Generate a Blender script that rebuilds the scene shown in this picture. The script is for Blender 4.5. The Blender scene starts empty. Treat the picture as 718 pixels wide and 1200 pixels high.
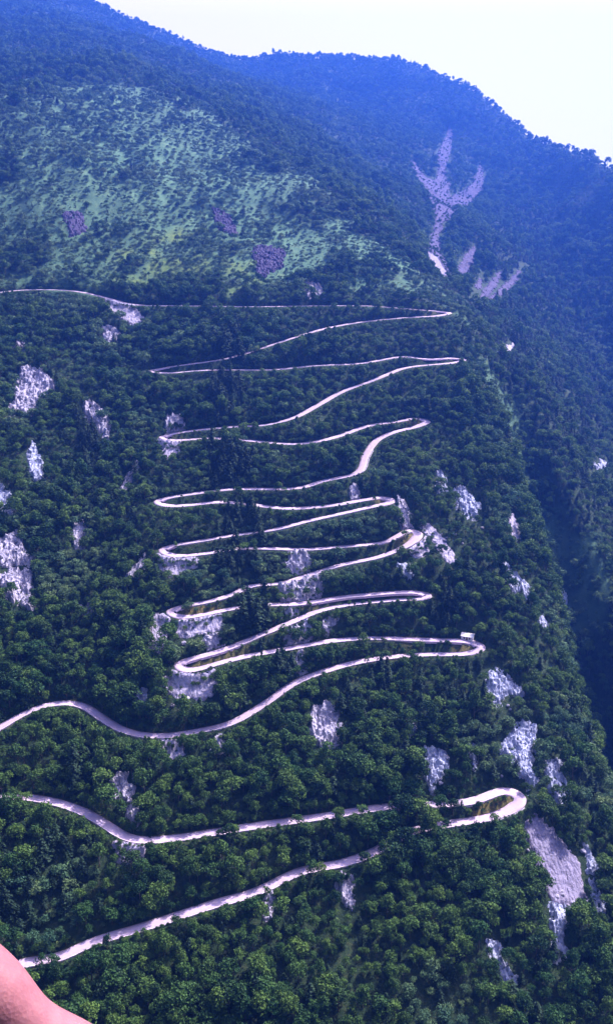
import bpy, bmesh, math, random
import numpy as np
from mathutils import Vector, Matrix, kdtree

random.seed(7)
rng = np.random.default_rng(11)
scene = bpy.context.scene
COL = scene.collection
S = 1.4                                  # metres per layout unit
PITCH = math.radians(-18.0)
FPX = 1050.0                             # focal length in photo pixels (718 wide)
CP, SP = math.cos(PITCH), math.sin(PITCH)

# ------------------------------------------------------------------ small helpers
def tag(o, label=None, cat=None, group=None, kind=None):
    if label: o['label'] = label
    if cat: o['category'] = cat
    if group: o['group'] = group
    if kind: o['kind'] = kind
    return o

def link_mesh(name, verts, faces, mat=None, parent=None, smooth=False):
    me = bpy.data.meshes.new(name)
    me.from_pydata([tuple(v) for v in verts], [], [tuple(f) for f in faces])
    me.update()
    if smooth:
        me.polygons.foreach_set('use_smooth', [True]*len(me.polygons))
    for m in (mat if isinstance(mat, (list, tuple)) else [mat]):
        if m: me.materials.append(m)
    o = bpy.data.objects.new(name, me)
    COL.objects.link(o)
    if parent: o.parent = parent
    return o

def empty(name, loc, rz=0.0):
    o = bpy.data.objects.new(name, None)
    o.empty_display_size = 0.5
    COL.objects.link(o); o.location = loc; o.rotation_euler = (0, 0, rz)
    return o

def smooth01(t):
    t = np.clip(t, 0, 1); return t*t*(3-2*t)

def _hash(ix, iy, seed):
    h = (ix.astype(np.int64)*374761393 + iy.astype(np.int64)*668265263 + seed*1442695041) & 0x7fffffff
    h = ((h ^ (h >> 13))*1274126177) & 0x7fffffff
    h = (h ^ (h >> 16)) & 0xffff
    return h/65535.0

def vnoise(x, y, seed=0):
    x = np.asarray(x, float); y = np.asarray(y, float)
    ix = np.floor(x); iy = np.floor(y)
    fx = x-ix; fy = y-iy
    ux = fx*fx*fx*(fx*(fx*6-15)+10); uy = fy*fy*fy*(fy*(fy*6-15)+10)
    a = _hash(ix, iy, seed); b = _hash(ix+1, iy, seed); c = _hash(ix, iy+1, seed); d = _hash(ix+1, iy+1, seed)
    return (a*(1-ux)+b*ux)*(1-uy)+(c*(1-ux)+d*ux)*uy*1.0 - 0.5

def fbm(x, y, seed=0, octv=4, gain=0.5):
    s = 0; a = 1.0
    for k in range(octv):
        s = s + a*vnoise(x, y, seed+k*17); x = x*2.03+5.1; y = y*2.03+9.7; a *= gain
    return s

# ------------------------------------------------------------------ camera rays and layout terrain
def ray(u, v):
    cx = (np.asarray(u, float)-359.0)/FPX; cy = (600.0-np.asarray(v, float))/FPX
    return cx, CP-cy*SP, SP+cy*CP                    # x right, y forward, z up

def project(x, y, z):
    d = y*CP+z*SP; up = -y*SP+z*CP
    d = np.maximum(d, 1e-3)
    return 359.0+FPX*x/d, 600.0-FPX*up/d, d

PY = np.array([-200, 60, 120, 200, 300, 420, 528, 650, 750, 850, 1100, 1500, 1950, 2400, 3600.])
PZ = np.array([-345, -292, -262, -220, -166, -104, -47, 6, 53, 99, 169, 276, 380, 330, -300.])
_yy = np.linspace(-200, 3600, 1901)
_pz = np.interp(_yy, PY, PZ)
_k = np.exp(-0.5*(np.arange(-40, 41)/12.0)**2); _k /= _k.sum()
_pz = np.convolve(np.pad(_pz, 40, mode='edge'), _k, mode='valid')
def P(y): return np.interp(y, _yy, _pz)

def v_to_y(v):
    cx, dy, dz = ray(359, v); t = dz/dy
    ys = np.linspace(110, 1950, 6000); f = P(ys)-t*ys
    i = np.argmax(f > 0) if (f > 0).any() else len(ys)-1
    return ys[i]

crest_px = [(800, 1100), (760, 1010), (715, 935), (672, 830), (632, 700), (612, 610), (588, 520), (562, 430), (542, 352),
            (505, 340), (440, 268), (365, 195), (300, 150), (240, 112), (170, 78), (110, 45), (60, 20)]
_cy, _cx = [], []
for (u, v) in crest_px:
    y = v_to_y(v); z = P(np.array(y)); dep = y*CP+z*SP
    _cy.append(y); _cx.append((u-359)/FPX*dep)
_cy = np.array(_cy); _cx = np.array(_cx)
_cy = np.concatenate([[-100], _cy, [2600]]); _cx = np.concatenate([[_cx[0]+10], _cx, [_cx[-1]-250]])
def XC(y):
    return np.interp(y, _cy, _cx)

ridge_px = [(-900, -60, 1900), (-250, -70, 2050), (0, -32, 2150), (105, -2, 2150), (150, 18, 2130), (190, 34, 2120), (240, 57, 2100), (290, 69, 2080),
            (332, 62, 2060), (400, 66, 2000), (468, 68, 1900), (510, 84, 1800), (560, 106, 1680), (620, 158, 1480), (718, 194, 1180),
            (850, 235, 950), (1050, 270, 760), (1500, 250, 620)]
_ra, _rz, _rr = [], [], []
for (u, v, R) in ridge_px:
    cx, dy, dz = ray(u, v)
    _ra.append(math.atan2(cx, dy)); _rr.append(R); _rz.append(R*dz/math.hypot(cx, dy))
_ra = np.array(_ra); _rz = np.array(_rz); _rr = np.array(_rr, float)

def Bf(x, y):
    r = np.hypot(x, y); a = np.arctan2(x, np.maximum(y, 1.0))
    R = np.interp(a, _ra, _rr); Z = np.interp(a, _ra, _rz)
    s = np.interp(a, [-0.3, 0.0, 0.12, 0.22, 0.31, 0.45], [0.40, 0.42, 0.45, 0.46, 0.45, 0.5])
    d = R-r
    rib = np.abs(vnoise(a*22+fbm(x/140, y/140, 5, 2)*1.2, r/800, 31))*2
    damp = 1-0.85*np.exp(-((a-0.155)/0.055)**2)
    amp = np.interp(a, [0.2, 0.27], [36, 62])*damp*smooth01(d/250)*smooth01((1300-d)/400+0.2)
    up = Z-s*d-amp*(0.5-rib)*0.9
    up = up-26*smooth01(d/350)*np.exp(-((a-0.155)/0.05)**2)+24*damp*smooth01(d/200)*fbm(x/110, y/110, 41, 4)
    dn = Z-0.35*(-d)-0.0
    w = 10.0
    base = np.where(d > 0, up, dn)
    base = base-8*np.exp(-(d/40.0)**2)*0.3
    base = base+2.2*np.exp(-(d/60.0)**2)*fbm(x/16, y/16, 77, 3)
    return base

def Ff(x, y):
    d = x-XC(y)-4
    w = np.interp(y, [600, 1100], [13.0, 45.0])
    sp = w*np.log1p(np.exp(np.clip(d/w, -40, 40)))
    k = np.interp(y, [300, 520, 620, 900, 1400], [1.25, 1.15, 0.85, 0.5, 0.3])
    z = P(y)-k*sp
    # broad swells, a shallow hollow on the left, fading on the road spur
    z = z+9*fbm(x/170+3.3, y/170, 3, 3)+2.2*fbm(x/38, y/38, 9, 3)
    z = z+10*smooth01((y-560)/100)*fbm(x/60, y/90, 15, 4)
    hol = np.exp(-((x+95+0.05*(y-300))/34.0)**2)*smooth01((y-235)/60)*smooth01((560-y)/120)
    z = z-7*hol
    left = smooth01((-125-x)/60.0)
    z = z+left*10*np.abs(fbm(x/45, y/60, 23, 3))
    return z

def ZB(x, y):
    f = Ff(x, y); b = Bf(x, y); k = np.interp(y, [600, 1100], [9.0, 40.0])
    h = np.clip(0.5+0.5*(f-b)/k, 0, 1)
    z = b*(1-h)+f*h+k*h*(1-h)
    # the gorge: a steep trench along the right foot of the spur
    dep = np.interp(y, [120, 240, 300, 380, 450, 520, 580], [80, 84, 78, 56, 34, 12, 0])
    w = np.interp(y, [240, 400, 520], [21, 17, 12])
    d = x-XC(y)-4-w*1.75
    wob = 5*fbm(y/40, x*0+1.7, 66, 2)
    cut = np.exp(-np.abs((d+wob)/w)**2.4)
    return z-dep*cut

def unproject(u, v):
    """pixel of the layout sketch -> layout ground point (first hit)"""
    u = np.atleast_1d(np.asarray(u, float)); v = np.atleast_1d(np.asarray(v, float))
    dx, dy, dz = ray(u, v)
    ts = np.concatenate([np.arange(130, 700, 2.5), np.arange(700, 3000, 6.0)])
    lo = np.full(u.shape, ts[-1]); hi = np.full(u.shape, ts[-1]); done = np.zeros(u.shape, bool); prev = ts[0]
    for t in ts[1:]:
        m = ~done
        if not m.any(): break
        g = ZB(dx[m]*t, dy[m]*t)-dz[m]*t
        hit = g > 0
        idx = np.where(m)[0][hit]
        lo[idx] = prev; hi[idx] = t; done[idx] = True; prev = t
    for _ in range(14):
        mid = (lo+hi)/2; g = ZB(dx*mid, dy*mid)-dz*mid
        hi = np.where(g > 0, mid, hi); lo = np.where(g > 0, lo, mid)
    t = (lo+hi)/2
    return dx*t, dy*t

# ------------------------------------------------------------------ the road, bottom to top (photo pixels)
LEGS = [
 [(-160,1190),(-60,1158),(20,1131),(70,1122),(110,1104),(180,1083),(250,1060),(300,1046),(350,1022),(400,1012),(440,998),(480,975),(530,965),(560,961),(590,953),(606,944)],
 [(609,935),(602,927),(585,927),(558,938),(530,942),(450,946),(380,957),(300,968),(230,979),(180,985),(150,982),(120,964),(95,950),(60,939),(20,934),(-20,936),(-70,934)],
 [(-95,922),(-98,905),(-75,892),(-30,872),(0,853),(35,833),(70,824),(98,827),(120,842),(150,858),(190,863),(230,857),(270,848),(310,825),(340,803),(370,790),(410,778),(450,771),(500,767),(540,767),(556,764)],
 [(564,758),(556,752),(540,751),(500,750),(440,748),(390,751),(340,760),(300,767),(260,776),(230,785),(217,787)],
 [(209,781),(216,774),(245,767),(280,755),(310,742),(345,728),(370,717),(400,710),(440,705),(480,702),(494,702)],
 [(502,699),(495,694),(470,694),(430,697),(400,700),(350,708),(310,709),(275,713),(240,720),(215,724)],
 [(199,718),(212,711),(240,706),(270,698),(295,686),(330,684),(370,671),(400,662),(440,654),(465,645),(482,636)],
 [(490,626),(482,619),(468,627),(450,636),(410,640),(360,644),(320,643),(280,643),(240,649),(205,652)],
 [(190,645),(202,639),(230,635),(270,628),(320,621),(360,611),(400,602),(440,593),(452,591)],
 [(459,586),(450,582),(430,585),(390,592),(340,596),(300,592),(260,588),(220,592),(195,593)],
 [(184,588),(196,583),(230,578),(270,573),(310,573),(350,572),(380,563),(415,556),(424,548),(428,534),(442,515),(465,505),(485,501)],
 [(500,494),(490,489),(465,494),(430,499),(390,513),(350,520),(310,518),(270,514),(235,514),(205,516)],
 [(189,513),(202,508),(230,504),(270,500),(310,498),(345,489),(375,473),(400,459),(430,448),(455,438),(473,431),(505,427),(530,425)],
 [(543,421),(528,419),(500,421),(475,417),(455,420),(420,426),(370,428),(320,433),(270,433),(230,434),(200,437)],
 [(176,435),(190,431),(225,426),(260,421),(290,413),(330,400),(375,386),(410,379),(450,374),(490,371),(512,370)],
 [(526,366),(508,364),(470,361),(430,358),(370,358),(300,359),(220,358),(160,357),(130,350),(90,341),(40,339),(0,342),(-60,350),(-140,352)],
]
def catmull(pts, n=14):
    p = np.array(pts, float); p = np.vstack([2*p[0]-p[1], p, 2*p[-1]-p[-2]])
    out = []
    for i in range(1, len(p)-2):
        for t in np.linspace(0, 1, n, endpoint=False):
            a, b, c, d = p[i-1], p[i], p[i+1], p[i+2]
            out.append(0.5*((2*b)+(-a+c)*t+(2*a-5*b+4*c-d)*t*t+(-a+3*b-3*c+d)*t**3))
    out.append(p[-2]); return np.array(out)

allpx = [q for leg in LEGS for q in leg]
dense = catmull(allpx, 14)
rx, ry = unproject(dense[:, 0], dense[:, 1])
rx *= S; ry *= S
# even spacing, light smoothing
def resample(x, y, step):
    s = np.concatenate([[0], np.cumsum(np.hypot(np.diff(x), np.diff(y)))])
    t = np.arange(0, s[-1], step)
    return np.interp(t, s, x), np.interp(t, s, y)
def gsmooth(a, sig):
    n = int(sig*3); k = np.exp(-0.5*(np.arange(-n, n+1)/sig)**2); k /= k.sum()
    return np.convolve(np.pad(a, n, mode='edge'), k, mode='valid')
rx, ry = resample(rx, ry, 0.8)
rx, ry = gsmooth(rx, 2.6), gsmooth(ry, 2.6)
rx, ry = resample(rx, ry, 0.8)
rz = S*ZB(rx/S, ry/S)
rz = gsmooth(rz, 7)
ru, rv, rd = project(rx, ry, rz)
NR = len(rx)
leg_first = []                                       # index of first sample of each leg
lp = 0
for leg in LEGS:
    u0, v0 = leg[0]
    seg = np.hypot(ru[lp:]-u0, (rv[lp:]-v0)*2.5)
    win = seg[:1400]
    lp = lp+int(np.argmin(win)); leg_first.append(lp)
leg_of = np.zeros(NR, int)
for i, a in enumerate(leg_first): leg_of[a:] = i
HW = np.interp(np.arange(NR), [0, leg_first[2], leg_first[4], NR], [2.75, 2.6, 2.5, 2.55])
for a in leg_first[1:]:
    HW = HW+0.75*np.exp(-((np.arange(NR)-(a-3))/11.0)**2)
tx = np.gradient(rx); ty = np.gradient(ry); tl = np.hypot(tx, ty); tx /= tl; ty /= tl
nx, ny = -ty, tx                                     # left normal

kd = kdtree.KDTree(NR)
for i in range(NR): kd.insert((rx[i], ry[i], 0.0), i)
kd.balance()

# ------------------------------------------------------------------ terrain sheet
def axis(fine_a, fine_b, step, ends, grow):
    a = list(np.arange(fine_a, fine_b+1e-6, step))
    st = step; q = a[-1]
    while q < ends[1]:
        st = min(st*grow, 26); q += st; a.append(q)
    st = step; q = a[0]; pre = []
    while q > ends[0]:
        st = min(st*grow, 26); q -= st; pre.append(q)
    return np.array(pre[::-1]+a)
gx = axis(-185*S, 150*S, 1.5, (-2300, 1900), 1.022)
gy = axis(190*S, 560*S, 1.5, (-160, 3500), 1.012)
GX, GY = np.meshgrid(gx, gy)
GZ = S*ZB(GX/S, GY/S)
fx = GX.ravel(); fy = GY.ravel(); fz = GZ.ravel().copy()
road_d = np.full(fx.shape, 99.0)
bx0, bx1, by0, by1 = rx.min()-12, rx.max()+12, ry.min()-12, ry.max()+12
cand = np.where((fx > bx0) & (fx < bx1) & (fy > by0) & (fy < by1))[0]
for i in cand:
    co, j, d = kd.find((fx[i], fy[i], 0.0))
    if d < 11:
        road_d[i] = d
        h = HW[j]
        t = min(max((d-h-1.7)/4.2, 0), 1); t = t*t*(3-2*t)
        fz[i] = (rz[j]-0.28)*(1-t)+fz[i]*t
GZ = fz.reshape(GZ.shape)

def ground(x, y):
    x = np.asarray(x, float); y = np.asarray(y, float)
    i = np.clip(np.searchsorted(gx, x)-1, 0, len(gx)-2); j = np.clip(np.searchsorted(gy, y)-1, 0, len(gy)-2)
    a = (x-gx[i])/(gx[i+1]-gx[i]); b = (y-gy[j])/(gy[j+1]-gy[j])
    return (GZ[j, i]*(1-a)+GZ[j, i+1]*a)*(1-b)+(GZ[j+1, i]*(1-a)+GZ[j+1, i+1]*a)*b

def world_poly(poly):
    q = np.array(poly, float); p = []
    for i in range(len(q)):
        a, b = q[i], q[(i+1) % len(q)]; n = max(1, int(np.hypot(*(b-a))/5))
        p += [a+(b-a)*k/n for k in range(n)]
    p = np.array(p)
    x, y = unproject(p[:, 0], p[:, 1])
    return np.stack([x*S, y*S], 1)

def sdf_poly(px, py, poly):
    """signed distance, positive inside"""
    d = np.full(px.shape, 1e9); ins = np.zeros(px.shape, bool); n = len(poly)
    for i in range(n):
        ax, ay = poly[i]; bx, by = poly[(i+1) % n]
        ex, ey = bx-ax, by-ay; wx, wy = px-ax, py-ay
        t = np.clip((wx*ex+wy*ey)/(ex*ex+ey*ey+1e-9), 0, 1)
        d = np.minimum(d, np.hypot(wx-ex*t, wy-ey*t))
        c = (ay > py) != (by > py)
        with np.errstate(divide='ignore', invalid='ignore'):
            xi = (bx-ax)*(py-ay)/(by-ay)+ax
        ins ^= c & (px < xi)
    return np.where(ins, d, -d)

# vegetation zones on the ground
meadow_polys = [world_poly(p) for p in (
    [(60,125),(150,112),(230,150),(290,190),(345,215),(420,255),(505,330),(440,346),(330,340),(240,300),(130,240),(70,190)],
    [(150,300),(200,285),(255,312),(270,335),(230,342),(170,330)],
    [(255,325),(285,332),(280,346),(255,345)],
    [(-60,150),(60,85),(160,90),(240,122),(300,160),(400,232),(440,272),(535,352),(515,352),(430,300),(400,352),(160,345),(60,325),(-60,330)],
    [(556,392),(575,400),(610,480),(645,590),(668,650),(640,640),(600,560),(575,470)], [(640,640),(700,620),(716,700),(690,740),(660,700)],
    [(548,362),(558,378),(577,430),(602,500),(624,580),(634,640),(627,640),(612,580),(590,500),(566,430),(546,374)])]
dry_polys = [world_poly(p) for p in (
    [(553,945),(585,931),(600,935),(596,942),(570,951),(553,955)],
    [(530,756),(552,756),(556,760),(545,764),(530,763)],
    [(455,697),(492,696),(494,700),(460,701)],
    [(462,630),(480,624),(484,628),(470,640)],
    [(438,588),(452,585),(450,589)], [(475,495),(492,492),(494,496),(480,499)],
    [(225,778),(280,765),(270,772),(225,783)], [(213,716),(260,709),(250,714),(214,720)])]
meadow = np.zeros(fx.shape); yellow = np.zeros(fx.shape); dry = np.zeros(fx.shape)
nz = fbm(fx/30, fy/30, 51, 4)
for k, p in enumerate(meadow_polys):
    sd = sdf_poly(fx, fy, p)
    m = smooth01((sd+95*nz+12)/60)*0.9
    if k in (4, 5, 6): m = smooth01((sd+25*nz+5)/16)
    if k == 0: meadow = np.maximum(meadow, m)
    elif k >= 3: meadow = np.maximum(meadow, (0.8 if k == 3 else 0.55)*m)
    else: yellow = np.maximum(yellow, m)
for p in dry_polys:
    sd = sdf_poly(fx, fy, p); dry = np.maximum(dry, smooth01((sd+0.9)/1.2))
dry = np.maximum(dry, 0.5*smooth01((4.2-road_d)/1.2)*smooth01((nz+0.1)/0.3))

# ------------------------------------------------------------------ materials
def new_mat(name):
    m = bpy.data.materials.new(name); m.use_nodes = True
    nt = m.node_tree; b = nt.nodes['Principled BSDF']
    b.inputs['Roughness'].default_value = 0.9
    if 'Specular IOR Level' in b.inputs: b.inputs['Specular IOR Level'].default_value = 0.15
    return m, nt, b
def N(nt, t, **kw):
    n = nt.nodes.new(t)
    for k, v in kw.items(): setattr(n, k, v)
    return n
def noise_node(nt, scale, detail=4, rough=0.6, coord='world'):
    n = N(nt, 'ShaderNodeTexNoise'); n.inputs['Scale'].default_value = scale; n.inputs['Detail'].default_value = detail
    n.inputs['Roughness'].default_value = rough
    if coord == 'world':
        g = N(nt, 'ShaderNodeNewGeometry'); nt.links.new(g.outputs['Position'], n.inputs['Vector'])
    else:
        g = N(nt, 'ShaderNodeTexCoord'); nt.links.new(g.outputs['Object'], n.inputs['Vector'])
    return n.outputs['Fac']
def ramp(nt, fac, stops):
    r = N(nt, 'ShaderNodeValToRGB'); e = r.color_ramp.elements
    while len(e) < len(stops): e.new(0.5)
    for q, (p, c) in zip(e, stops): q.position = p; q.color = (*c, 1)
    nt.links.new(fac, r.inputs['Fac']); return r.outputs['Color']
def mix(nt, fac, a, b, mode='MIX'):
    m = N(nt, 'ShaderNodeMix', data_type='RGBA', blend_type=mode)
    if isinstance(fac, (int, float)): m.inputs['Factor'].default_value = fac
    else: nt.links.new(fac, m.inputs['Factor'])
    for s, q in ((a, 6), (b, 7)):
        if isinstance(s, tuple): m.inputs[q].default_value = (*s, 1)
        else: nt.links.new(s, m.inputs[q])
    return m.outputs[2]
def attr(nt, name):
    a = N(nt, 'ShaderNodeAttribute'); a.attribute_name = name; return a.outputs['Fac']
def bump(nt, b, h, strength, dist):
    n = N(nt, 'ShaderNodeBump'); n.inputs['Strength'].default_value = strength; n.inputs['Distance'].default_value = dist
    nt.links.new(h, n.inputs['Height']); nt.links.new(n.outputs['Normal'], b.inputs['Normal'])

# ground: undergrowth, grass slopes, dry verges
m_ground, nt, b = new_mat('undergrowth')
c = ramp(nt, noise_node(nt, 0.35, 6, 0.7), [(0.3, (0.008, 0.018, 0.010)), (0.5, (0.017, 0.034, 0.016)), (0.7, (0.045, 0.054, 0.028))])
gr = ramp(nt, noise_node(nt, 0.12, 8, 0.75), [(0.3, (0.035, 0.085, 0.055)), (0.52, (0.075, 0.15, 0.09)), (0.72, (0.135, 0.21, 0.12))])  # grass greens, lifted further to put haze glare into the slope
c = mix(nt, attr(nt, 'meadow'), c, gr)
yl = ramp(nt, noise_node(nt, 0.2, 6, 0.7), [(0.35, (0.05, 0.10, 0.03)), (0.65, (0.15, 0.20, 0.05))])
c = mix(nt, attr(nt, 'yellow'), c, yl)
dr = ramp(nt, noise_node(nt, 0.9, 5, 0.7), [(0.35, (0.05, 0.055, 0.02)), (0.65, (0.20, 0.15, 0.055))])
c = mix(nt, attr(nt, 'dry'), c, dr)
nt.links.new(c, b.inputs['Base Color']); bump(nt, b, noise_node(nt, 0.8, 6, 0.7), 0.8, 0.8)

def rock_mat(name, lo, mid, hi):
    m, nt, b = new_mat(name)
    c = ramp(nt, noise_node(nt, 0.33, 8, 0.72), [(0.28, lo), (0.46, mid), (0.7, hi)])
    v = N(nt, 'ShaderNodeTexVoronoi', feature='DISTANCE_TO_EDGE'); v.inputs['Scale'].default_value = 0.55
    g = N(nt, 'ShaderNodeNewGeometry'); mp = N(nt, 'ShaderNodeMapping'); mp.inputs['Scale'].default_value = (1, 0.5, 0.45)
    nt.links.new(g.outputs['Position'], mp.inputs['Vector']); nt.links.new(mp.outputs['Vector'], v.inputs['Vector'])
    nt.links.new(c, b.inputs['Base Color'])
    mth = N(nt, 'ShaderNodeMath', operation='MULTIPLY'); nt.links.new(v.outputs['Distance'], mth.inputs[0])
    nt.links.new(noise_node(nt, 1.2, 6, 0.75), mth.inputs[1])
    bump(nt, b, mth.outputs[0], 1.0, 1.6)
    return m
m_rock = rock_mat('pale_limestone', (0.07, 0.07, 0.10), (0.27, 0.245, 0.35), (0.50, 0.455, 0.60))
m_rockblue = rock_mat('grey_limestone', (0.06, 0.07, 0.12), (0.26, 0.27, 0.42), (0.52, 0.53, 0.70))
m_scree = rock_mat('loose_scree', (0.21, 0.185, 0.28), (0.30, 0.265, 0.40), (0.38, 0.34, 0.48))
m_slab = rock_mat('smooth_scree', (0.12, 0.105, 0.17), (0.19, 0.165, 0.265), (0.27, 0.235, 0.36))
m_gully = rock_mat('shade_tinted_scree', (0.028, 0.024, 0.06), (0.055, 0.043, 0.105), (0.10, 0.078, 0.17))  # scree darkened so the gully's shade sits in its colour

m_road, nt, b = new_mat('worn_asphalt')
c = ramp(nt, noise_node(nt, 0.5, 6, 0.65), [(0.3, (0.38, 0.285, 0.42)), (0.7, (0.52, 0.395, 0.57))])
c = mix(nt, mix(nt, attr(nt, 'centre'), (0, 0, 0), (0.5, 0.5, 0.5)), c, (0.36, 0.275, 0.40))
nt.links.new(c, b.inputs['Base Color'])
m_stone, nt, b = new_mat('parapet_stone')
c = ramp(nt, noise_node(nt, 1.4, 5, 0.7), [(0.3, (0.42, 0.33, 0.44)), (0.7, (0.58, 0.46, 0.60))])
nt.links.new(c, b.inputs['Base Color'])
m_wall, nt, b = new_mat('retaining_stone')
br = N(nt, 'ShaderNodeTexBrick'); br.inputs['Scale'].default_value = 1.0
for k, vv in (('Color1', (0.40, 0.37, 0.48, 1)), ('Color2', (0.55, 0.5, 0.62, 1)), ('Mortar', (0.28, 0.26, 0.33, 1))): br.inputs[k].default_value = vv
tc = N(nt, 'ShaderNodeTexCoord'); nt.links.new(tc.outputs['UV'], br.inputs['Vector'])
c = mix(nt, noise_node(nt, 0.5, 5), br.outputs['Color'], (0.34, 0.31, 0.40))
nt.links.new(c, b.inputs['Base Color'])

def leaf_mat(name, a, bb, cc, trans=0.25):
    m, nt, b = new_mat(name)
    oi = N(nt, 'ShaderNodeObjectInfo')
    c1 = ramp(nt, oi.outputs['Random'], [(0.0, a), (0.55, bb), (1.0, cc)])
    big = noise_node(nt, 0.018, 4, 0.6)
    c2 = mix(nt, mix(nt, ramp(nt, big, [(0.42, (0, 0, 0)), (0.62, (1, 1, 1))]), (0, 0, 0), (0.55, 0.55, 0.55)), c1, cc)
    small = ramp(nt, noise_node(nt, 0.9, 3, 0.6, 'object'), [(0.3, (0.65, 0.65, 0.65)), (0.7, (1.3, 1.3, 1.25))])
    c3 = mix(nt, 1.0, c2, small, 'MULTIPLY')
    nt.links.new(c3, b.inputs['Base Color']); b.inputs['Roughness'].default_value = 0.7
    tr = N(nt, 'ShaderNodeBsdfTranslucent'); nt.links.new(c3, tr.inputs['Color'])
    ms = N(nt, 'ShaderNodeMixShader'); ms.inputs['Fac'].default_value = trans
    nt.links.new(b.outputs[0], ms.inputs[1]); nt.links.new(tr.outputs[0], ms.inputs[2])
    nt.links.new(ms.outputs[0], nt.nodes['Material Output'].inputs['Surface'])
    return m
m_leaf = leaf_mat('broadleaf_foliage', (0.010, 0.034, 0.014), (0.026, 0.075, 0.022), (0.085, 0.148, 0.03))
m_scrub = leaf_mat('scrub_foliage', (0.035, 0.085, 0.054), (0.062, 0.128, 0.07), (0.115, 0.17, 0.07))
m_needle = leaf_mat('dark_pine_foliage', (0.010, 0.026, 0.018), (0.014, 0.034, 0.02), (0.022, 0.048, 0.024), 0.1)
m_bark, nt, b = new_mat('bark')
nt.links.new(ramp(nt, noise_node(nt, 2, 4, .6, 'object'), [(0.3, (0.05, 0.04, 0.035)), (0.7, (0.13, 0.11, 0.1))]), b.inputs['Base Color'])

def flat_mat(name, c0, c1, sc=1.0, rough=0.8):
    m, nt, b = new_mat(name)
    nt.links.new(ramp(nt, noise_node(nt, sc, 5, 0.65, 'object'), [(0.3, c0), (0.7, c1)]), b.inputs['Base Color'])
    b.inputs['Roughness'].default_value = rough
    return m
m_plaster = flat_mat('white_plaster', (0.7, 0.64, 0.68), (0.84, 0.78, 0.82))
m_roof = flat_mat('pale_roof', (0.74, 0.66, 0.7), (0.85, 0.78, 0.82))
m_wood = flat_mat('dark_wood', (0.05, 0.035, 0.03), (0.1, 0.07, 0.05), 3)
m_glass = flat_mat('dark_glass', (0.01, 0.012, 0.02), (0.02, 0.025, 0.035), 1, 0.15)

# ------------------------------------------------------------------ terrain object
ny_, nx_ = GX.shape
idx = np.arange(nx_*ny_).reshape(ny_, nx_)
quads = np.stack([idx[:-1, :-1].ravel(), idx[:-1, 1:].ravel(), idx[1:, 1:].ravel(), idx[1:, :-1].ravel()], 1)
def fast_mesh(name, co, quads):
    me = bpy.data.meshes.new(name)
    me.vertices.add(len(co)); me.vertices.foreach_set('co', np.asarray(co, np.float32).ravel())
    n = len(quads); k = quads.shape[1]
    me.loops.add(n*k); me.loops.foreach_set('vertex_index', quads.astype(np.int32).ravel())
    me.polygons.add(n); me.polygons.foreach_set('loop_start', np.arange(0, n*k, k, dtype=np.int32))
    me.update(calc_edges=True); me.validate()
    return me
me = fast_mesh('terrain', np.stack([fx, fy, fz], 1), quads)
me.polygons.foreach_set('use_smooth', np.ones(len(me.polygons), bool))
for nm, arr in (('meadow', meadow), ('yellow', yellow), ('dry', dry)):
    a = me.attributes.new(nm, 'FLOAT', 'POINT'); a.data.foreach_set('value', arr.astype(np.float32))
me.materials.append(m_ground)
terrain = bpy.data.objects.new('terrain', me); COL.objects.link(terrain)
tag(terrain, 'steep forested mountainside with a spur, a dark gorge and a high ridge behind', 'mountainside', kind='structure')

# ------------------------------------------------------------------ road object
rv_, rf_, rc_ = [], [], []
prof = [(-1.0, -0.9), (-1.0, 0.0), (-0.5, 0.03), (0.0, 0.05), (0.5, 0.03), (1.0, 0.0), (1.0, -0.9)]
for i in range(NR):
    for (s, dz) in prof:
        rv_.append((rx[i]+nx[i]*s*HW[i], ry[i]+ny[i]*s*HW[i], rz[i]+dz)); rc_.append(1.0 if abs(s) < 0.6 else 0.0)
m7 = len(prof)
for i in range(NR-1):
    for k in range(m7-1):
        a = i*m7+k; rf_.append((a, a+1, a+m7+1, a+m7))
me = fast_mesh('road', np.array(rv_), np.array(rf_))
me.flip_normals()
a = me.attributes.new('centre', 'FLOAT', 'POINT'); a.data.foreach_set('value', np.array(rc_, np.float32))
me.materials.append(m_road)
road = bpy.data.objects.new('road', me); COL.objects.link(road)
tag(road, 'pale narrow serpentine road climbing the mountainside in tight hairpins', 'road', kind='structure')

# which side is downhill
eps = 6.0
dl = ground(rx+nx*eps, ry+ny*eps)-ground(rx-nx*eps, ry-ny*eps)
down = np.where(gsmooth(dl, 10) > 0, -1.0, 1.0)      # sign of the normal that goes downhill

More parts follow.
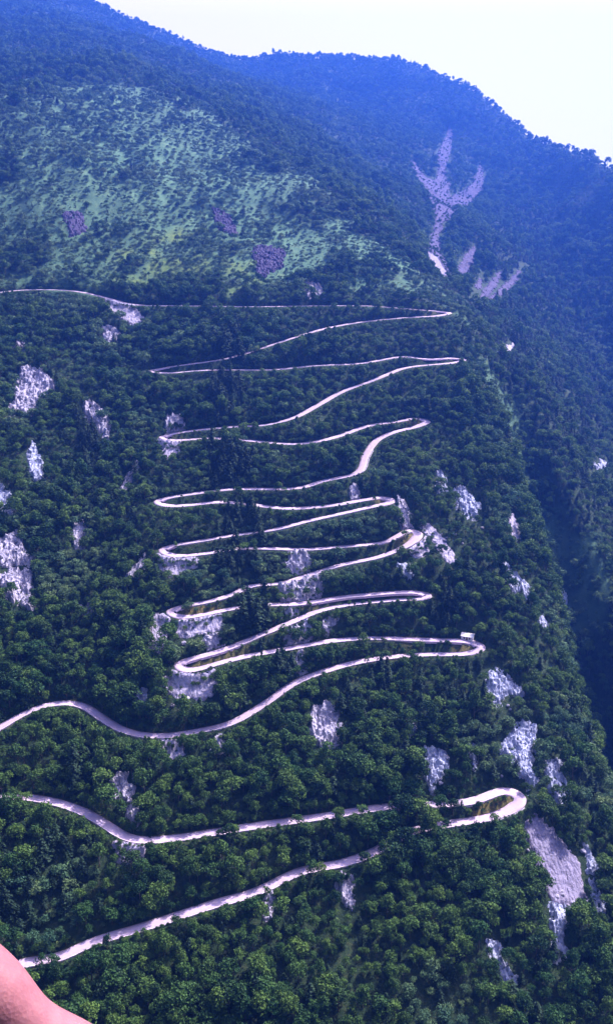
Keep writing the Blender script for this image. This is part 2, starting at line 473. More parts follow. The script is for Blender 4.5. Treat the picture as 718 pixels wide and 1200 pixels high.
# low stone parapets on the outer edge, one per road length
leg_words = ['lowest road length, lower right to lower left corner', 'second road length up',
  'long wavy third road length', 'fourth road length up, just below the white hut',
  'fifth road length up, above the lowest left hairpin', 'sixth road length up, below the flat narrow right hairpin',
  'seventh road length up, crossing the speckled rock bands', 'eighth road length up, behind the dark pines',
  'ninth road length up, under the two mid slope hairpins']
def parapet(i):
    a = leg_first[i]+8; bnd = (leg_first[i+1] if i+1 < len(leg_first) else NR)-8
    s = down[(a+bnd)//2]
    V, Fc = [], []; js = list(range(a, bnd, 2)); h = 0.55
    for j in js:
        for (o, z) in ((0.02, -0.3), (0.02, h), (0.42, h), (0.42, -0.8)):
            q = s*(HW[j]+o); V.append((rx[j]+nx[j]*q, ry[j]+ny[j]*q, rz[j]+z+(0.05*math.sin(j*2.1) if z > 0 else 0)))
    n = len(js)
    for k in range(n-1):
        for c in range(3):
            f = (k*4+c, k*4+c+1, k*4+4+c+1, k*4+4+c); Fc.append(f if s > 0 else f[::-1])
    Fc.append((0, 1, 2, 3)); Fc.append(((n-1)*4+3, (n-1)*4+2, (n-1)*4+1, (n-1)*4))
    o = link_mesh('stone_parapet', V, Fc, m_stone)
    tag(o, 'low pale stone parapet along the '+leg_words[i], 'parapet', 'parapets along the outer road edge')
for i in range(9): parapet(i)

# ------------------------------------------------------------------ rock outcrops and screes
ROCKS = [
 # kind, polygons, height, label
 ('rock_outcrop', [[(28,434),(48,432),(62,452),(58,470),(44,478),(30,490),(12,482),(20,455)]], 4.0, 'large pale craggy outcrop on the left slope, highest of the big left cliffs'),
 ('rock_outcrop', [[(98,474),(112,474),(128,492),(129,520),(118,510),(106,495)]], 4.5, 'steep pale boulder-like crag with a dark shaded side, left of the upper hairpins'),
 ('grey_crag', [[(38,520),(46,535),(53,560),(48,572),(38,562),(34,540)]], 2.5, 'thin broken bluish crag under the large upper left outcrop'),
 ('grey_crag', [[(-12,566),(6,572),(14,592),(16,607),(2,602),(-10,590)]], 3.0, 'bluish crag cut by the left edge above the double outcrop'),
 ('rock_outcrop', [[(-14,640),(4,632),(20,628),(30,645),(39,660),(20,664),(-10,660)]], 3.5, 'pale outcrop at the left edge, upper half of the double outcrop'),
 ('rock_outcrop', [[(-12,675),(10,670),(28,668),(40,678),(36,698),(41,716),(22,706),(4,692)]], 3.5, 'bright pale outcrop at the left edge, lower half of the double outcrop'),
 ('rock_outcrop', [[(86,615),(97,611),(102,638),(97,648),(84,641)]], 3.0, 'small upright pale outcrop alone in the left forest'),
 ('rock_outcrop', [[(160,540),(164,543),(154,566),(141,584),(137,578),(148,560)]], 1.2, 'narrow slanting pale rock streak left of the mid slope hairpins'),
 ('rock_outcrop', [[(150,676),(160,660),(169,652),(171,662),(158,680)]], 1.5, 'short slanting pale rock left of the scree under the third left hairpin from the bottom'),
 ('rock_outcrop', [[(94,712),(107,708),(113,720),(100,729)]], 2.0, 'little pale rock pair low in the left forest'),
 ('scree_slope', [[(186,655),(228,654),(230,664),(216,668),(206,678),(190,668)]], 0.7, 'pale scree apron under the third left hairpin from the bottom'),
 ('scree_slope', [[(181,722),(198,724),(194,745),(188,767),(175,758)]], 0.7, 'narrow tongue of scree left of and below the second left hairpin from the bottom'),
 ('scree_slope', [[(212,732),(256,724),(263,735),(240,741),(226,746),(206,745)]], 0.7, 'wide scree apron under the second left hairpin from the bottom'),
 ('rock_outcrop', [[(236,746),(256,743),(260,758),(238,752)]], 2.0, 'speckled broken rock between the two lowest left hairpins'),
 ('scree_slope', [[(190,796),(206,793),(226,798),(250,791),(252,801),(236,822),(221,815),(206,818),(195,808)]], 0.8, 'ragged scree fan under the lowest left hairpin'),
 ('grey_crag', [[(160,806),(168,808),(175,828),(168,834),(160,822)]], 1.8, 'small bluish rock streak left of the lowest left scree fan'),
 ('scree_slope', [[(187,872),(204,868),(215,884),(200,891),(189,886)]], 0.7, 'small scree pocket just below the dip of the long wavy road'),
 ('rock_outcrop', [[(249,870),(261,868),(259,881),(250,880)]], 1.8, 'tiny pale rock just below the long wavy road, right of the scree pocket'),
 ('rock_outcrop', [[(135,910),(149,905),(158,935),(160,962),(150,970),(144,942),(130,930)]], 2.2, 'tall broken strip of bright rocks above the bend of the second road'),
 ('scree_slope', [[(134,992),(150,985),(169,996),(166,1010),(140,1011)]], 0.9, 'bright scree patch hanging below the bend of the second road'),
 ('rock_outcrop', [[(307,1052),(316,1050),(319,1066),(312,1076)]], 2.0, 'small bright rock just below the lowest road, left of the middle'),
 ('rock_outcrop', [[(397,1035),(412,1034),(417,1053),(408,1063),(398,1048)]], 2.2, 'bright cracked rock in the forest below the middle of the lowest road'),
 ('rock_outcrop', [[(370,830),(385,827),(399,850),(396,870),(381,881),(364,867)]], 3.0, 'isolated bright speckled outcrop in the middle of the lower forest'),
 ('grey_crag', [[(479,851),(486,847),(489,861),(481,864)]], 2.0, 'tiny bluish rock above the blue crag of the lower forest'),
 ('grey_crag', [[(496,880),(510,884),(523,884),(523,905),(512,910),(507,930),(500,914)]], 2.5, 'bluish crag with a tapering tail in the lower forest, above the second road'),
 ('grey_crag', [[(549,877),(556,876),(559,900),(552,901)]], 2.0, 'slim bluish rock strip above the lowest right hairpin'),
 ('grey_crag', [[(574,786),(582,784),(596,796),(611,812),(606,818),(595,811),(584,830),(573,829)]], 2.6, 'forked bluish crag below the hut hairpin'),
 ('grey_crag', [[(589,880),(600,858),(612,847),(627,850),(628,880),(623,905),(631,926),(618,926),(605,895)]], 3.0, 'large fissured crag above the lowest right hairpin'),
 ('grey_crag', [[(641,905),(652,883),(656,898),(667,928),(654,940),(645,926)]], 2.5, 'bluish crag on the gorge rim right of the large fissured crag'),
 ('scree_slope', [[(628,955),(640,968),(658,985),(674,1010),(684,1056),(660,1063),(645,1052),(638,1022),(622,990),(614,974)]], 0.9, 'big smooth pale scree slope below the lowest right hairpin'),
 ('grey_crag', [[(648,1062),(661,1064),(657,1090),(662,1126),(647,1126),(650,1092)]], 2.0, 'long bluish rock rib running down from the big scree slope'),
 ('grey_crag', [[(570,1103),(584,1112),(602,1146),(592,1150),(577,1126)]], 2.0, 'slanting bluish rock band near the bottom, left of the long rock rib'),
 ('grey_crag', [[(683,988),(691,995),(701,1020),(692,1020)]], 1.8, 'short bluish rock right of the big scree slope, upper of two'),
 ('grey_crag', [[(691,1030),(699,1040),(707,1064),(699,1066)]], 1.8, 'short bluish rock right of the big scree slope, lower of two'),
 ('rock_outcrop', [[(462,580),(474,588),(482,612),(476,616),(464,600)]], 2.5, 'pinkish crag beside the hairpin above the scree-footed right hairpin'),
 ('scree_slope', [[(494,612),(506,618),(520,632),(533,658),(524,658),(512,638),(497,622)]], 0.7, 'curved pale scree strip right of the scree-footed right hairpin'),
 ('scree_slope', [[(484,640),(496,630),(499,648),(491,652),(481,650)]], 0.7, 'pale scree patch directly under the scree-footed right hairpin'),
 ('grey_crag', [[(468,661),(477,661),(484,678),(473,677)]], 2.0, 'small bluish crag above the flat narrow right hairpin'),
 ('grey_crag', [[(512,555),(519,557),(521,578),(514,577)]], 2.0, 'small bluish crag in dark forest right of the mid slope hairpins'),
 ('grey_crag', [[(533,575),(544,571),(560,590),(561,610),(546,606),(536,592)]], 3.0, 'bluish crag on the gorge rim beyond the curved scree strip'),
 ('grey_crag', [[(589,664),(602,670),(622,690),(616,700),(599,690)]], 2.5, 'bluish crag on the gorge rim right of the hut'),
 ('grey_crag', [[(629,726),(636,721),(641,732),(632,734)]], 2.0, 'tiny bluish rock deep on the gorge side right of the hut'),
 ('rock_outcrop', [[(328,692),(350,682),(374,675),(379,690),(352,703),(331,703)]], 2.2, 'speckled rock band between road lengths, biggest of the central speckled rocks'),
 ('rock_outcrop', [[(338,719),(349,714),(353,728),(342,729)]], 1.8, 'small speckled rock just below the biggest central speckled band'),
 ('rock_outcrop', [[(334,741),(368,733),(366,746),(346,756),(335,751)]], 1.8, 'low speckled rock band above the fourth road length'),
 ('rock_outcrop', [[(379,729),(393,719),(394,735),(382,741)]], 1.8, 'speckled rock right of the low speckled band'),
 ('rock_outcrop', [[(330,657),(347,648),(363,649),(362,667),(340,669)]], 2.0, 'bluish speckled rock face above the biggest central speckled band'),
 ('rock_outcrop', [[(346,770),(355,765),(358,788),(349,796)]], 1.8, 'narrow speckled rock between the fourth road and the long wavy road'),
 ('scree_slope', [[(121,346),(146,350),(168,374),(157,381),(142,372),(128,364)]], 0.7, 'pinkish spoil fan below the bend of the top road'),
 ('rock_outcrop', [[(119,386),(134,383),(139,395),(126,407)]], 2.4, 'bluish outcrop under the spoil fan of the top road'),
 ('rock_outcrop', [[(297,291),(318,288),(333,296),(328,314),(306,325)]], 2.0, 'violet outcrop on the grassy slope above the middle of the top road'),
 ('rock_outcrop', [[(250,244),(268,252),(276,275),(259,269)]], 1.8, 'dark violet outcrop on the grassy slope, centre left'),
 ('rock_outcrop', [[(75,249),(92,249),(101,270),(85,276)]], 1.8, 'dark violet outcrop high on the left slope'),
 ('rock_outcrop', [[(354,330),(374,334),(381,351),(361,349)]], 2.5, 'violet outcrop touching the top road, right of the violet one above'),
 ('scree_slope', [[(188,518),(213,517),(207,529),(196,537)]], 0.7, 'small scree foot under the third left hairpin from the top'),
 ('scree_gully', [[(475,176),(489,194),(499,208),(511,212),(512,200),(513,178),(522,158),(526,146),(531,156),(528,178),(523,190),(522,206),(527,216),(526,231),(538,226),(549,219),(558,205),(562,191),(567,201),(565,223),(551,238),(532,252),(519,262),(514,280),(518,295),(524,312),(530,327),(520,329),(503,312),(496,302),(501,288),(507,272),(509,256),(504,240),(495,222),(484,200)]], 1.0, 'forked violet scree gully running down the shaded mountain bowl'),
 ('scree_slope', [[(547,352),(555,338),(565,318),(571,314),(563,338),(554,355)]], 0.8, 'steepest of three pale debris streaks right of the forked gully foot'),
 ('scree_slope', [[(556,354),(573,331),(586,316),(592,317),(580,337),(561,358)]], 0.8, 'middle one of three pale debris streaks right of the forked gully foot'),
 ('scree_slope', [[(564,358),(590,334),(612,311),(619,310),(597,339),(569,361)]], 0.8, 'flattest of three pale debris streaks right of the forked gully foot'),
 ('scree_slope', [[(503,300),(511,302),(523,321),(516,328),(508,316)]], 1.6, 'small bright pinkish scree tip at the foot of the forked gully'),
 ('scree_slope', [[(596,604),(602,602),(609,628),(607,644),(601,640)]], 0.8, 'thin pale streak on the gorge side between two bluish crags'),
 ('grey_crag', [[(652,694),(660,690),(664,712),(657,722)]], 2.0, 'small pale crag across the dark gorge from the hut'),
 ('rock_outcrop', [[(196,488),(212,488),(216,503),(196,504)]], 2.4, 'dark violet rock face just above the third left hairpin from the top'),
 ('rock_outcrop', [[(14,398),(30,402),(34,416),(20,412)]], 2.2, 'small bluish outcrop above the large upper left outcrop'),
 ('rock_outcrop', [[(408,572),(418,570),(420,586),(410,588)]], 2.0, 'tiny pale rock between the mid slope roads, left of the pinkish crag'),
 ('rock_outcrop', [[(262,758),(274,752),(280,764),(268,772)]], 1.8, 'tiny speckled rock under the fourth road length, left of the narrow speckled rock'),
 ('scree_slope', [[(530,324),(543,300),(558,284),(556,308),(542,334)]], 0.8, 'short pale debris streak just right of the forked gully foot'),
 ('scree_slope', [[(579,418),(592,407),(602,403),(597,412),(585,421)]], 0.8, 'pale debris streak across the gorge right of the top hairpins'),
 ('grey_crag', [[(686,558),(700,545),(716,536),(712,548),(696,560)]], 2.0, 'grey rock slab on the far right gorge wall'),
]
bould = []
rock_masks = []                                       # world polygons for tree exclusion
for q, (kind, polys, hgt, label) in enumerate(ROCKS):
    wps = [world_poly(p) for p in polys]
    # cut from a common grid
    x0 = min(p[:, 0].min() for p in wps)-2; x1 = max(p[:, 0].max() for p in wps)+2
    y0 = min(p[:, 1].min() for p in wps)-2; y1 = max(p[:, 1].max() for p in wps)+2
    ext = max(x1-x0, y1-y0)
    st = min(max(0.55, ext/110), 2.5)
    xs = np.arange(x0, x1+st, st); ys = np.arange(y0, y1+st, st)
    X, Y = np.meshgrid(xs, ys)
    sd = np.max([sdf_poly(X, Y, p) for p in wps], axis=0)
    cy_far = wps[0][:, 1].mean()
    rag = 1.6 if kind != 'scree_slope' else 1.0
    rag *= min(max(1.0, ext/45), 1.5 if kind.startswith('scree') else 2.2)
    n1 = fbm(X/(3.2*rag), Y/(3.2*rag), 100+q, 4, 0.6)
    grow = 0.5 if kind == 'scree_gully' or 'streak' in label else (1.1 if cy_far < 560*S else 2.0)
    e = sd+n1*rag*2.2+grow
    if not kind.startswith('scree'): e = e-2.6*np.clip(fbm(X/2.6+9, Y/2.6, 700+q, 3, 0.6)-0.12, 0, 1)*rag
    # road corridor keeps clear
    jit = st*0.28
    Xj = X+jit*(vnoise(X*3.1, Y*3.1, 7)*2); Yj = Y+jit*(vnoise(X*3.3, Y*2.9, 8)*2)
    base = ground(Xj, Yj)
    if kind.startswith('scree'):
        dz = hgt*smooth01((e+0.3)/1.6)-0.55*smooth01(-e/0.8)*1.2
        dz = dz+0.28*fbm(Xj/1.6, Yj/1.6, 200+q, 3, 0.6)*smooth01(e/1.2+0.4)
        dz = dz+0.45*(_hash(np.floor(Xj/1.3), np.floor(Yj/1.5), 99+q)-0.5)*(_hash(np.floor(Xj/1.3), np.floor(Yj/1.5), 98+q) > 0.45)*smooth01(e/1.2)
        if ext > 35: dz = dz+0.35*fbm(Xj/9, Yj/9, 300+q, 3, 0.6)*smooth01(e/3)
    else:
        # stacked ledges: terraced ridged noise
        rn = 1-np.abs(fbm(Xj/6.0, Yj/9.0, 400+q, 4, 0.55))*2.0
        rn = np.clip(rn, 0, 1)
        ter = np.floor(rn*5)/5*0.65+rn*0.35
        dz = (0.25+hgt*ter)*smooth01((e+0.2)/2.0)-1.0*smooth01(-e/0.8)
        sc = 1.7*max(1.0, st/0.8)
        wx = Xj+1.2*vnoise(Xj/2.1, Yj/2.1, 5); wy = Yj+1.2*vnoise(Xj/2.3, Yj/2.3, 6)
        blk = _hash(np.floor(wx/sc), np.floor(wy/(sc*1.3)+0.4*np.floor(wx/sc)), 77+q)
        dz = dz+(1.5*(blk-0.4)+0.8*fbm(Xj/1.3, Yj/1.7, 500+q, 3, 0.65))*smooth01(e/1.0+0.2)
    Z = base+dz+0.05
    keep = e > -0.9
    for (jj, ii) in zip(*np.where(keep)):
        co, j, d = kd.find((X[jj, ii], Y[jj, ii], 0.0))
        if d < HW[j]+1.0: keep[jj, ii] = False
    cell = keep[:-1, :-1] & keep[1:, :-1] & keep[:-1, 1:] & keep[1:, 1:]
    # one solid piece: keep the largest connected patch
    lab = np.zeros(cell.shape, int); best, bn, L_ = 0, 0, 0
    for (jj, ii) in zip(*np.where(cell)):
        if lab[jj, ii]: continue
        L_ += 1; stack = [(jj, ii)]; lab[jj, ii] = L_; n_ = 0
        while stack:
            a_, b_ = stack.pop(); n_ += 1
            for da, db in ((1, 0), (-1, 0), (0, 1), (0, -1)):
                c_, d_ = a_+da, b_+db
                if 0 <= c_ < cell.shape[0] and 0 <= d_ < cell.shape[1] and cell[c_, d_] and not lab[c_, d_]:
                    lab[c_, d_] = L_; stack.append((c_, d_))
        if n_ > bn: best, bn = L_, n_
    cell = lab == best if L_ else cell
    if cell.sum() < 3: print('small rock', label); continue
    ids = -np.ones(X.shape, int); used = np.zeros(X.shape, bool)
    for a_, b_ in ((0, 0), (1, 0), (0, 1), (1, 1)):
        used[a_:X.shape[0]-1+a_, b_:X.shape[1]-1+b_] |= cell
    ids[used] = np.arange(used.sum())
    V = np.stack([Xj[used], Yj[used], Z[used]], 1)
    jj, ii = np.where(cell)
    Q = np.stack([ids[jj, ii], ids[jj, ii+1], ids[jj+1, ii+1], ids[jj+1, ii]], 1)
    V = list(map(tuple, V)); Q = [tuple(int(z) for z in f) for f in Q]
    # close the rim down into the slope so the outcrop is solid
    cnt = {}
    for f in Q:
        for k in range(4):
            ed = (f[k], f[(k+1) % 4]); key = (min(ed), max(ed)); cnt.setdefault(key, []).append(ed)
    dn = {}
    def low(i):
        if i not in dn:
            x, y, z = V[i]; dn[i] = len(V); V.append((x, y, z-2.5))
        return dn[i]
    for key, es in cnt.items():
        if len(es) == 1:
            a_, b_ = es[0]; Q.append((b_, a_, low(a_), low(b_)))
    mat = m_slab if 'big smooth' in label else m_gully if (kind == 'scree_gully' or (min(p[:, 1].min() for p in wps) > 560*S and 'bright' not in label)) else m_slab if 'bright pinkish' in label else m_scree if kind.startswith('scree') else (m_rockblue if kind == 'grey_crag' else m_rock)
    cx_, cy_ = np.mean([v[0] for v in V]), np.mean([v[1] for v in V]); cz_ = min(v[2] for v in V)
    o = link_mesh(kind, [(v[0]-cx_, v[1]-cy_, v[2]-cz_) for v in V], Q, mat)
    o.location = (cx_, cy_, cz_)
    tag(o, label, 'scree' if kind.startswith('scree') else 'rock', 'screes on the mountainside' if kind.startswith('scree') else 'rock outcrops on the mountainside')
    for p in wps: rock_masks.append((p, rag, q, kind))

# loose boulders round the larger outcrops
def boulder_mesh(seed):
    bm = bmesh.new(); bmesh.ops.create_icosphere(bm, subdivisions=2, radius=1.0); rnd = random.Random(seed)
    ax = [Vector((rnd.uniform(-1, 1), rnd.uniform(-1, 1), rnd.uniform(-1, 1))).normalized() for _ in range(9)]
    for v in bm.verts:
        d = min(1.0, min((rnd.uniform(0.62, 0.66) if False else 0.70)/max(v.co.normalized().dot(a), 0.02) for a in ax))
        v.co = v.co*d; v.co.z *= 0.75
    me = bpy.data.meshes.new('boulder'); bm.to_mesh(me); bm.free(); me.materials.append(m_rock); return me
b_me = [boulder_mesh(k) for k in range(4)]
for (u0, v0, du, dv, words) in [(35,470,26,26,'large upper left outcrop'), (20,680,28,24,'double outcrop on the left edge'), (112,500,16,20,'steep pale crag on the left'),
        (222,668,22,10,'scree under the third lowest left hairpin'), (228,750,26,12,'scree under the second lowest left hairpin'), (222,818,28,12,'lowest left scree fan'),
        (382,855,18,26,'isolated speckled outcrop'), (350,705,30,22,'central speckled rock bands'), (148,945,16,36,'broken strip above the second road bend'),
        (595,812,24,24,'forked bluish crag below the hut'), (612,890,28,36,'large fissured crag'), (650,1030,34,44,'big smooth scree slope'), (510,905,16,26,'crag with a tapering tail'),
        (525,640,18,24,'curved scree strip'), (550,600,18,22,'crag on the gorge rim')]:
    for k in range(6):
        u = u0+random.uniform(-1, 1)*du; v = v0+random.uniform(-1, 1)*dv
        x, y = unproject([u], [v]); x = float(x[0]*S); y = float(y[0]*S)
        c_, j, d = kd.find((x, y, 0.0))
        if d < HW[j]+1.5: continue
        o = bpy.data.objects.new('boulder', b_me[k % 4]); COL.objects.link(o)
        sz_ = random.uniform(0.7, 1.7); o.location = (x, y, float(ground(x, y))+0.35*sz_); o.scale = (sz_*random.uniform(.8, 1.3), sz_, sz_)
        o.rotation_euler = (random.uniform(-.3, .3), random.uniform(-.3, .3), random.uniform(0, 6.28))
        tag(o, 'loose pale boulder lying around the '+words, 'boulder', 'boulders around the '+words)
        bould.append((x, y))

# ------------------------------------------------------------------ retaining walls
def ret_wall(u0, u1, leg, h, label):
    sel = [j for j in range(NR) if leg_of[j] == leg and u0 <= ru[j] <= u1]
    if len(sel) < 4: print('no wall', label); return
    V, Fc, UV = [], [], []; L = 0
    for k, j in enumerate(sel):
        s = down[j]; hh = h*min(1, (k+2)/8, (len(sel)-k+1)/8)+0.9
        for (o_, z) in ((0.46, 0.1), (0.85, 0.1), (1.05, -hh*0.5), (1.3, -hh), (0.46, -hh)):
            q = s*(HW[j]+o_); V.append((rx[j]+nx[j]*q, ry[j]+ny[j]*q, rz[j]+z))
    n = len(sel)
    for k in range(n-1):
        for c in range(4):
            f = (k*5+c, k*5+c+1, k*5+6+c, k*5+5+c); Fc.append(f if down[sel[0]] > 0 else f[::-1])
    Fc.append((0, 1, 2, 3, 4)); Fc.append(tuple((n-1)*5+c for c in (4, 3, 2, 1, 0)))
    o = link_mesh('retaining_wall', V, Fc, m_wall)
    uv = o.data.uv_layers.new(name='UVMap')
    for lp in o.data.loops:
        v = o.data.vertices[lp.vertex_index]; uv.data[lp.index].uv = (lp.vertex_index//5*0.8, v.co.z)
    tag(o, label, 'wall', 'retaining walls under the road')
rock_masks.append((world_poly([(178,438),(238,438),(238,450),(178,450)]), 1.0, 0, 'rock_outcrop'))
ret_wall(180, 236, 13, 6.0, 'tall pale retaining wall under the left hairpin just below the top road')
ret_wall(420, 432, 10, 5.0, 'grey retaining wall under the steep kink of road in the upper right')
ret_wall(560, 606, 0, 1.6, 'low retaining wall outside the lowest right hairpin')

# ------------------------------------------------------------------ trees
def quad(V, Fc, c, n, s, up, rnd):
    n = n/np.linalg.norm(n)
    t = np.cross(n, up); 
    if np.linalg.norm(t) < 1e-3: t = np.array([1., 0, 0])
    t /= np.linalg.norm(t); bb = np.cross(n, t)
    a = rnd.uniform(0, 6.28); t2 = t*math.cos(a)+bb*math.sin(a); b2 = -t*math.sin(a)+bb*math.cos(a)
    k = len(V); w = s*rnd.uniform(0.55, 0.9)
    dr = n*s*0.18
    V += [c+t2*s+b2*w*0.2-dr, c+b2*w+dr*0.6, c-t2*s-b2*w*0.1-dr, c-b2*w+dr*0.4]
    Fc.append((k, k+1, k+2, k+3))

def broad_crown(seed, lobes=8, per=44, rx_=2.3, rz_=1.9, zc=4.5):
    rnd = np.random.default_rng(seed); V, Fc = [], []; up = np.array([0., 0, 1])
    C = []
    for k in range(lobes):
        a = k*2.4+rnd.uniform(-.5, .5); r = rx_*math.sqrt((k+0.3)/lobes)*0.85
        zz = zc+rz_*(0.9-1.3*(r/rx_)**1.6)+rnd.uniform(-.5, .5)
        C.append((np.array([r*math.cos(a), r*math.sin(a), zz]), rnd.uniform(0.95, 1.5)))
    for (c, R) in C:
        for i in range(per):
            d = rnd.normal(size=3); d /= np.linalg.norm(d)
            if d[2] < -0.35 and rnd.random() < 0.75: d[2] *= -1
            p = c+d*R*rnd.uniform(0.66, 1.2)*np.array([1, 1, 0.85])
            quad(V, Fc, p, d+rnd.normal(size=3)*0.42, rnd.uniform(0.22, 0.4), up, rnd)
    return V, Fc

def pine_crown(seed, h=11.0, r0=2.6):
    rnd = np.random.default_rng(seed); V, Fc = [], []; up = np.array([0., 0, 1])
    lev = 13
    for l in range(lev):
        t = l/(lev-1); z = 2.2+(h-2.4)*t; R = r0*(1-t)**0.75*rnd.uniform(0.8, 1.1)+0.25
        nb = int(7-3*t)
        for k in range(nb):
            a = 6.283*k/nb+rnd.uniform(-.4, .4)+l*0.7; Rb = R*rnd.uniform(0.7, 1.15)
            for m in range(5):
                f = (m+0.6)/5
                c = np.array([math.cos(a)*Rb*f, math.sin(a)*Rb*f, z-0.25*Rb*f*f+0.15+rnd.uniform(-.25, .25)])
                n = np.array([math.cos(a)*0.5, math.sin(a)*0.5, 1.0])+rnd.normal(size=3)*0.45
                quad(V, Fc, c+rnd.normal(size=3)*0.15, n, rnd.uniform(0.4, 0.72)*(1.15-0.5*t), up, rnd)
    return V, Fc

def trunk_geo(seed, h, r, limbs):
    rnd = np.random.default_rng(seed+900); V, Fc = [], []
    def tube(p0, p1, r0, r1, nseg=4, sides=6):
        base = len(V); p0 = np.array(p0, float); p1 = np.array(p1, float)
        d = (p1-p0)/np.linalg.norm(p1-p0); t = np.cross(d, [0.31, 0.9, 0.2]); t /= np.linalg.norm(t); b2 = np.cross(d, t)
        for s in range(nseg+1):
            f = s/nseg; c = p0*(1-f)+p1*f+(rnd.normal(size=3)*0.06 if 0 < s < nseg else 0); R = r0*(1-f)+r1*f
            for k in range(sides):
                a = 6.283*k/sides; V.append(c+R*(t*math.cos(a)+b2*math.sin(a)))
        for s in range(nseg):
            for k in range(sides):
                a = base+s*sides+k; b_ = base+s*sides+(k+1) % sides; Fc.append((a, b_, b_+sides, a+sides))
        Fc.append(tuple(base+nseg*sides+k for k in range(sides)))
    tube((0, 0, -0.8), (rnd.uniform(-.2, .2), rnd.uniform(-.2, .2), h), r, r*0.35)
    for k in range(limbs):
        a = k*2.2+rnd.uniform(0, 1); z = h*(0.5+0.12*k)
        tube((0, 0, z), (math.cos(a)*1.5, math.sin(a)*1.5, z+1.3), r*0.45, r*0.15, 2, 5)
    return V, Fc

def mesh_of(name, V, Fc, mats, mi=None, sm=False):
    me = bpy.data.meshes.new(name); me.from_pydata([tuple(map(float, v)) for v in V], [], Fc); me.update()
    for m in mats: me.materials.append(m)
    if mi is not None: me.polygons.foreach_set('material_index', mi)
    return me

broad_parts, pine_parts = [], []
protos = bpy.data.collections.new('tree_shapes')       # shapes instanced by the forest
SHAPES = [(7, 2.1, 1.7, 4.2), (8, 2.35, 2.1, 4.6), (9, 2.6, 1.7, 4.2), (7, 2.1, 2.1, 4.6), (8, 2.35, 1.7, 4.2), (9, 2.6, 2.1, 4.6),
          (12, 3.3, 1.3, 3.9), (9, 1.55, 2.9, 4.9), (5, 1.9, 1.6, 4.4), (14, 3.0, 2.3, 4.4)]
NB = len(SHAPES)
for k in range(NB):
    cV, cF = broad_crown(20+k, lobes=SHAPES[k][0], per=60, rx_=SHAPES[k][1], rz_=SHAPES[k][2], zc=SHAPES[k][3])
    tV, tF = trunk_geo(k, 4.4, 0.22, 3)
    broad_parts.append((mesh_of('crown', cV, cF, [m_leaf]), mesh_of('trunk', tV, tF, [m_bark])))
    V = cV+tV; off = len(cV); Fc = cF+[tuple(i+off for i in f) for f in tF]
    o = bpy.data.objects.new('tree_shape_a%d' % k, mesh_of('tree_shape', V, Fc, [m_leaf, m_bark], [0]*len(cF)+[1]*len(tF))); protos.objects.link(o)
for k in range(3):
    cV, cF = pine_crown(60+k, 10.5+k*0.8, 3.1+0.2*k)
    tV, tF = trunk_geo(50+k, 10.2, 0.25, 0)
    pine_parts.append((mesh_of('crown', cV, cF, [m_needle]), mesh_of('trunk', tV, tF, [m_bark])))
    V = cV+tV; off = len(cV); Fc = cF+[tuple(i+off for i in f) for f in tF]
    o = bpy.data.objects.new('tree_shape_b%d' % k, mesh_of('tree_shape', V, Fc, [m_needle, m_bark], [0]*len(cF)+[1]*len(tF))); protos.objects.link(o)

for k in range(3):                                     # low scrub of the open slopes, paled partly to paint in haze glare
    cV, cF = broad_crown(80+k, lobes=6+k, per=60, rx_=2.5, rz_=1.3, zc=2.6)
    tV, tF = trunk_geo(70+k, 2.6, 0.16, 3)
    V = cV+tV; off = len(cV); Fc = cF+[tuple(i+off for i in f) for f in tF]
    o = bpy.data.objects.new('tree_shape_c%d' % k, mesh_of('tree_shape', V, Fc, [m_scrub, m_bark], [0]*len(cF)+[1]*len(tF))); protos.objects.link(o)

# candidate spots on a jittered grid, coarser with distance
pts = []
def band(y0, y1, g, x0, x1):
    xs = np.arange(x0, x1, g); ys = np.arange(y0, y1, g)
    X, Y = np.meshgrid(xs, ys); X = X+((np.arange(len(ys)) % 2)*g/2)[:, None]
    X = X+rng.uniform(-.6, .6, X.shape)*g; Y = Y+rng.uniform(-.6, .6, Y.shape)*g
    pts.append(np.stack([X.ravel(), Y.ravel(), np.full(X.size, g)], 1))
band(150*S, 430*S, 3.7, -420, 470)
band(430*S, 600*S, 3.9, -480, 620)
band(600*S, 800*S, 4.4, -560, 720)
band(800*S, 1080*S, 5.4, -720, 640)
band(1080*S, 2180*S, 7.2, -1250, 1250)
T = np.concatenate(pts); X, Y, G = T[:, 0], T[:, 1], T[:, 2]
Z = ground(X, Y); U, Vv, D = project(X, Y, Z)
ok = (U > -190) & (U < 900) & (Vv < 1420) & (Vv > -160)
# drop what is well behind the slope in front of it
hid = np.zeros(X.shape, bool)
ii = np.where(ok)[0]
for f in np.linspace(0.25, 0.97, 60):
    xs = X[ii]*f; ys = Y[ii]*f; zs = (Z[ii]+9)*f
    hid[ii] |= ground(xs, ys) > zs+14
ok &= ~hid
X, Y, Z, U, Vv, D, G = (a[ok] for a in (X, Y, Z, U, Vv, D, G))
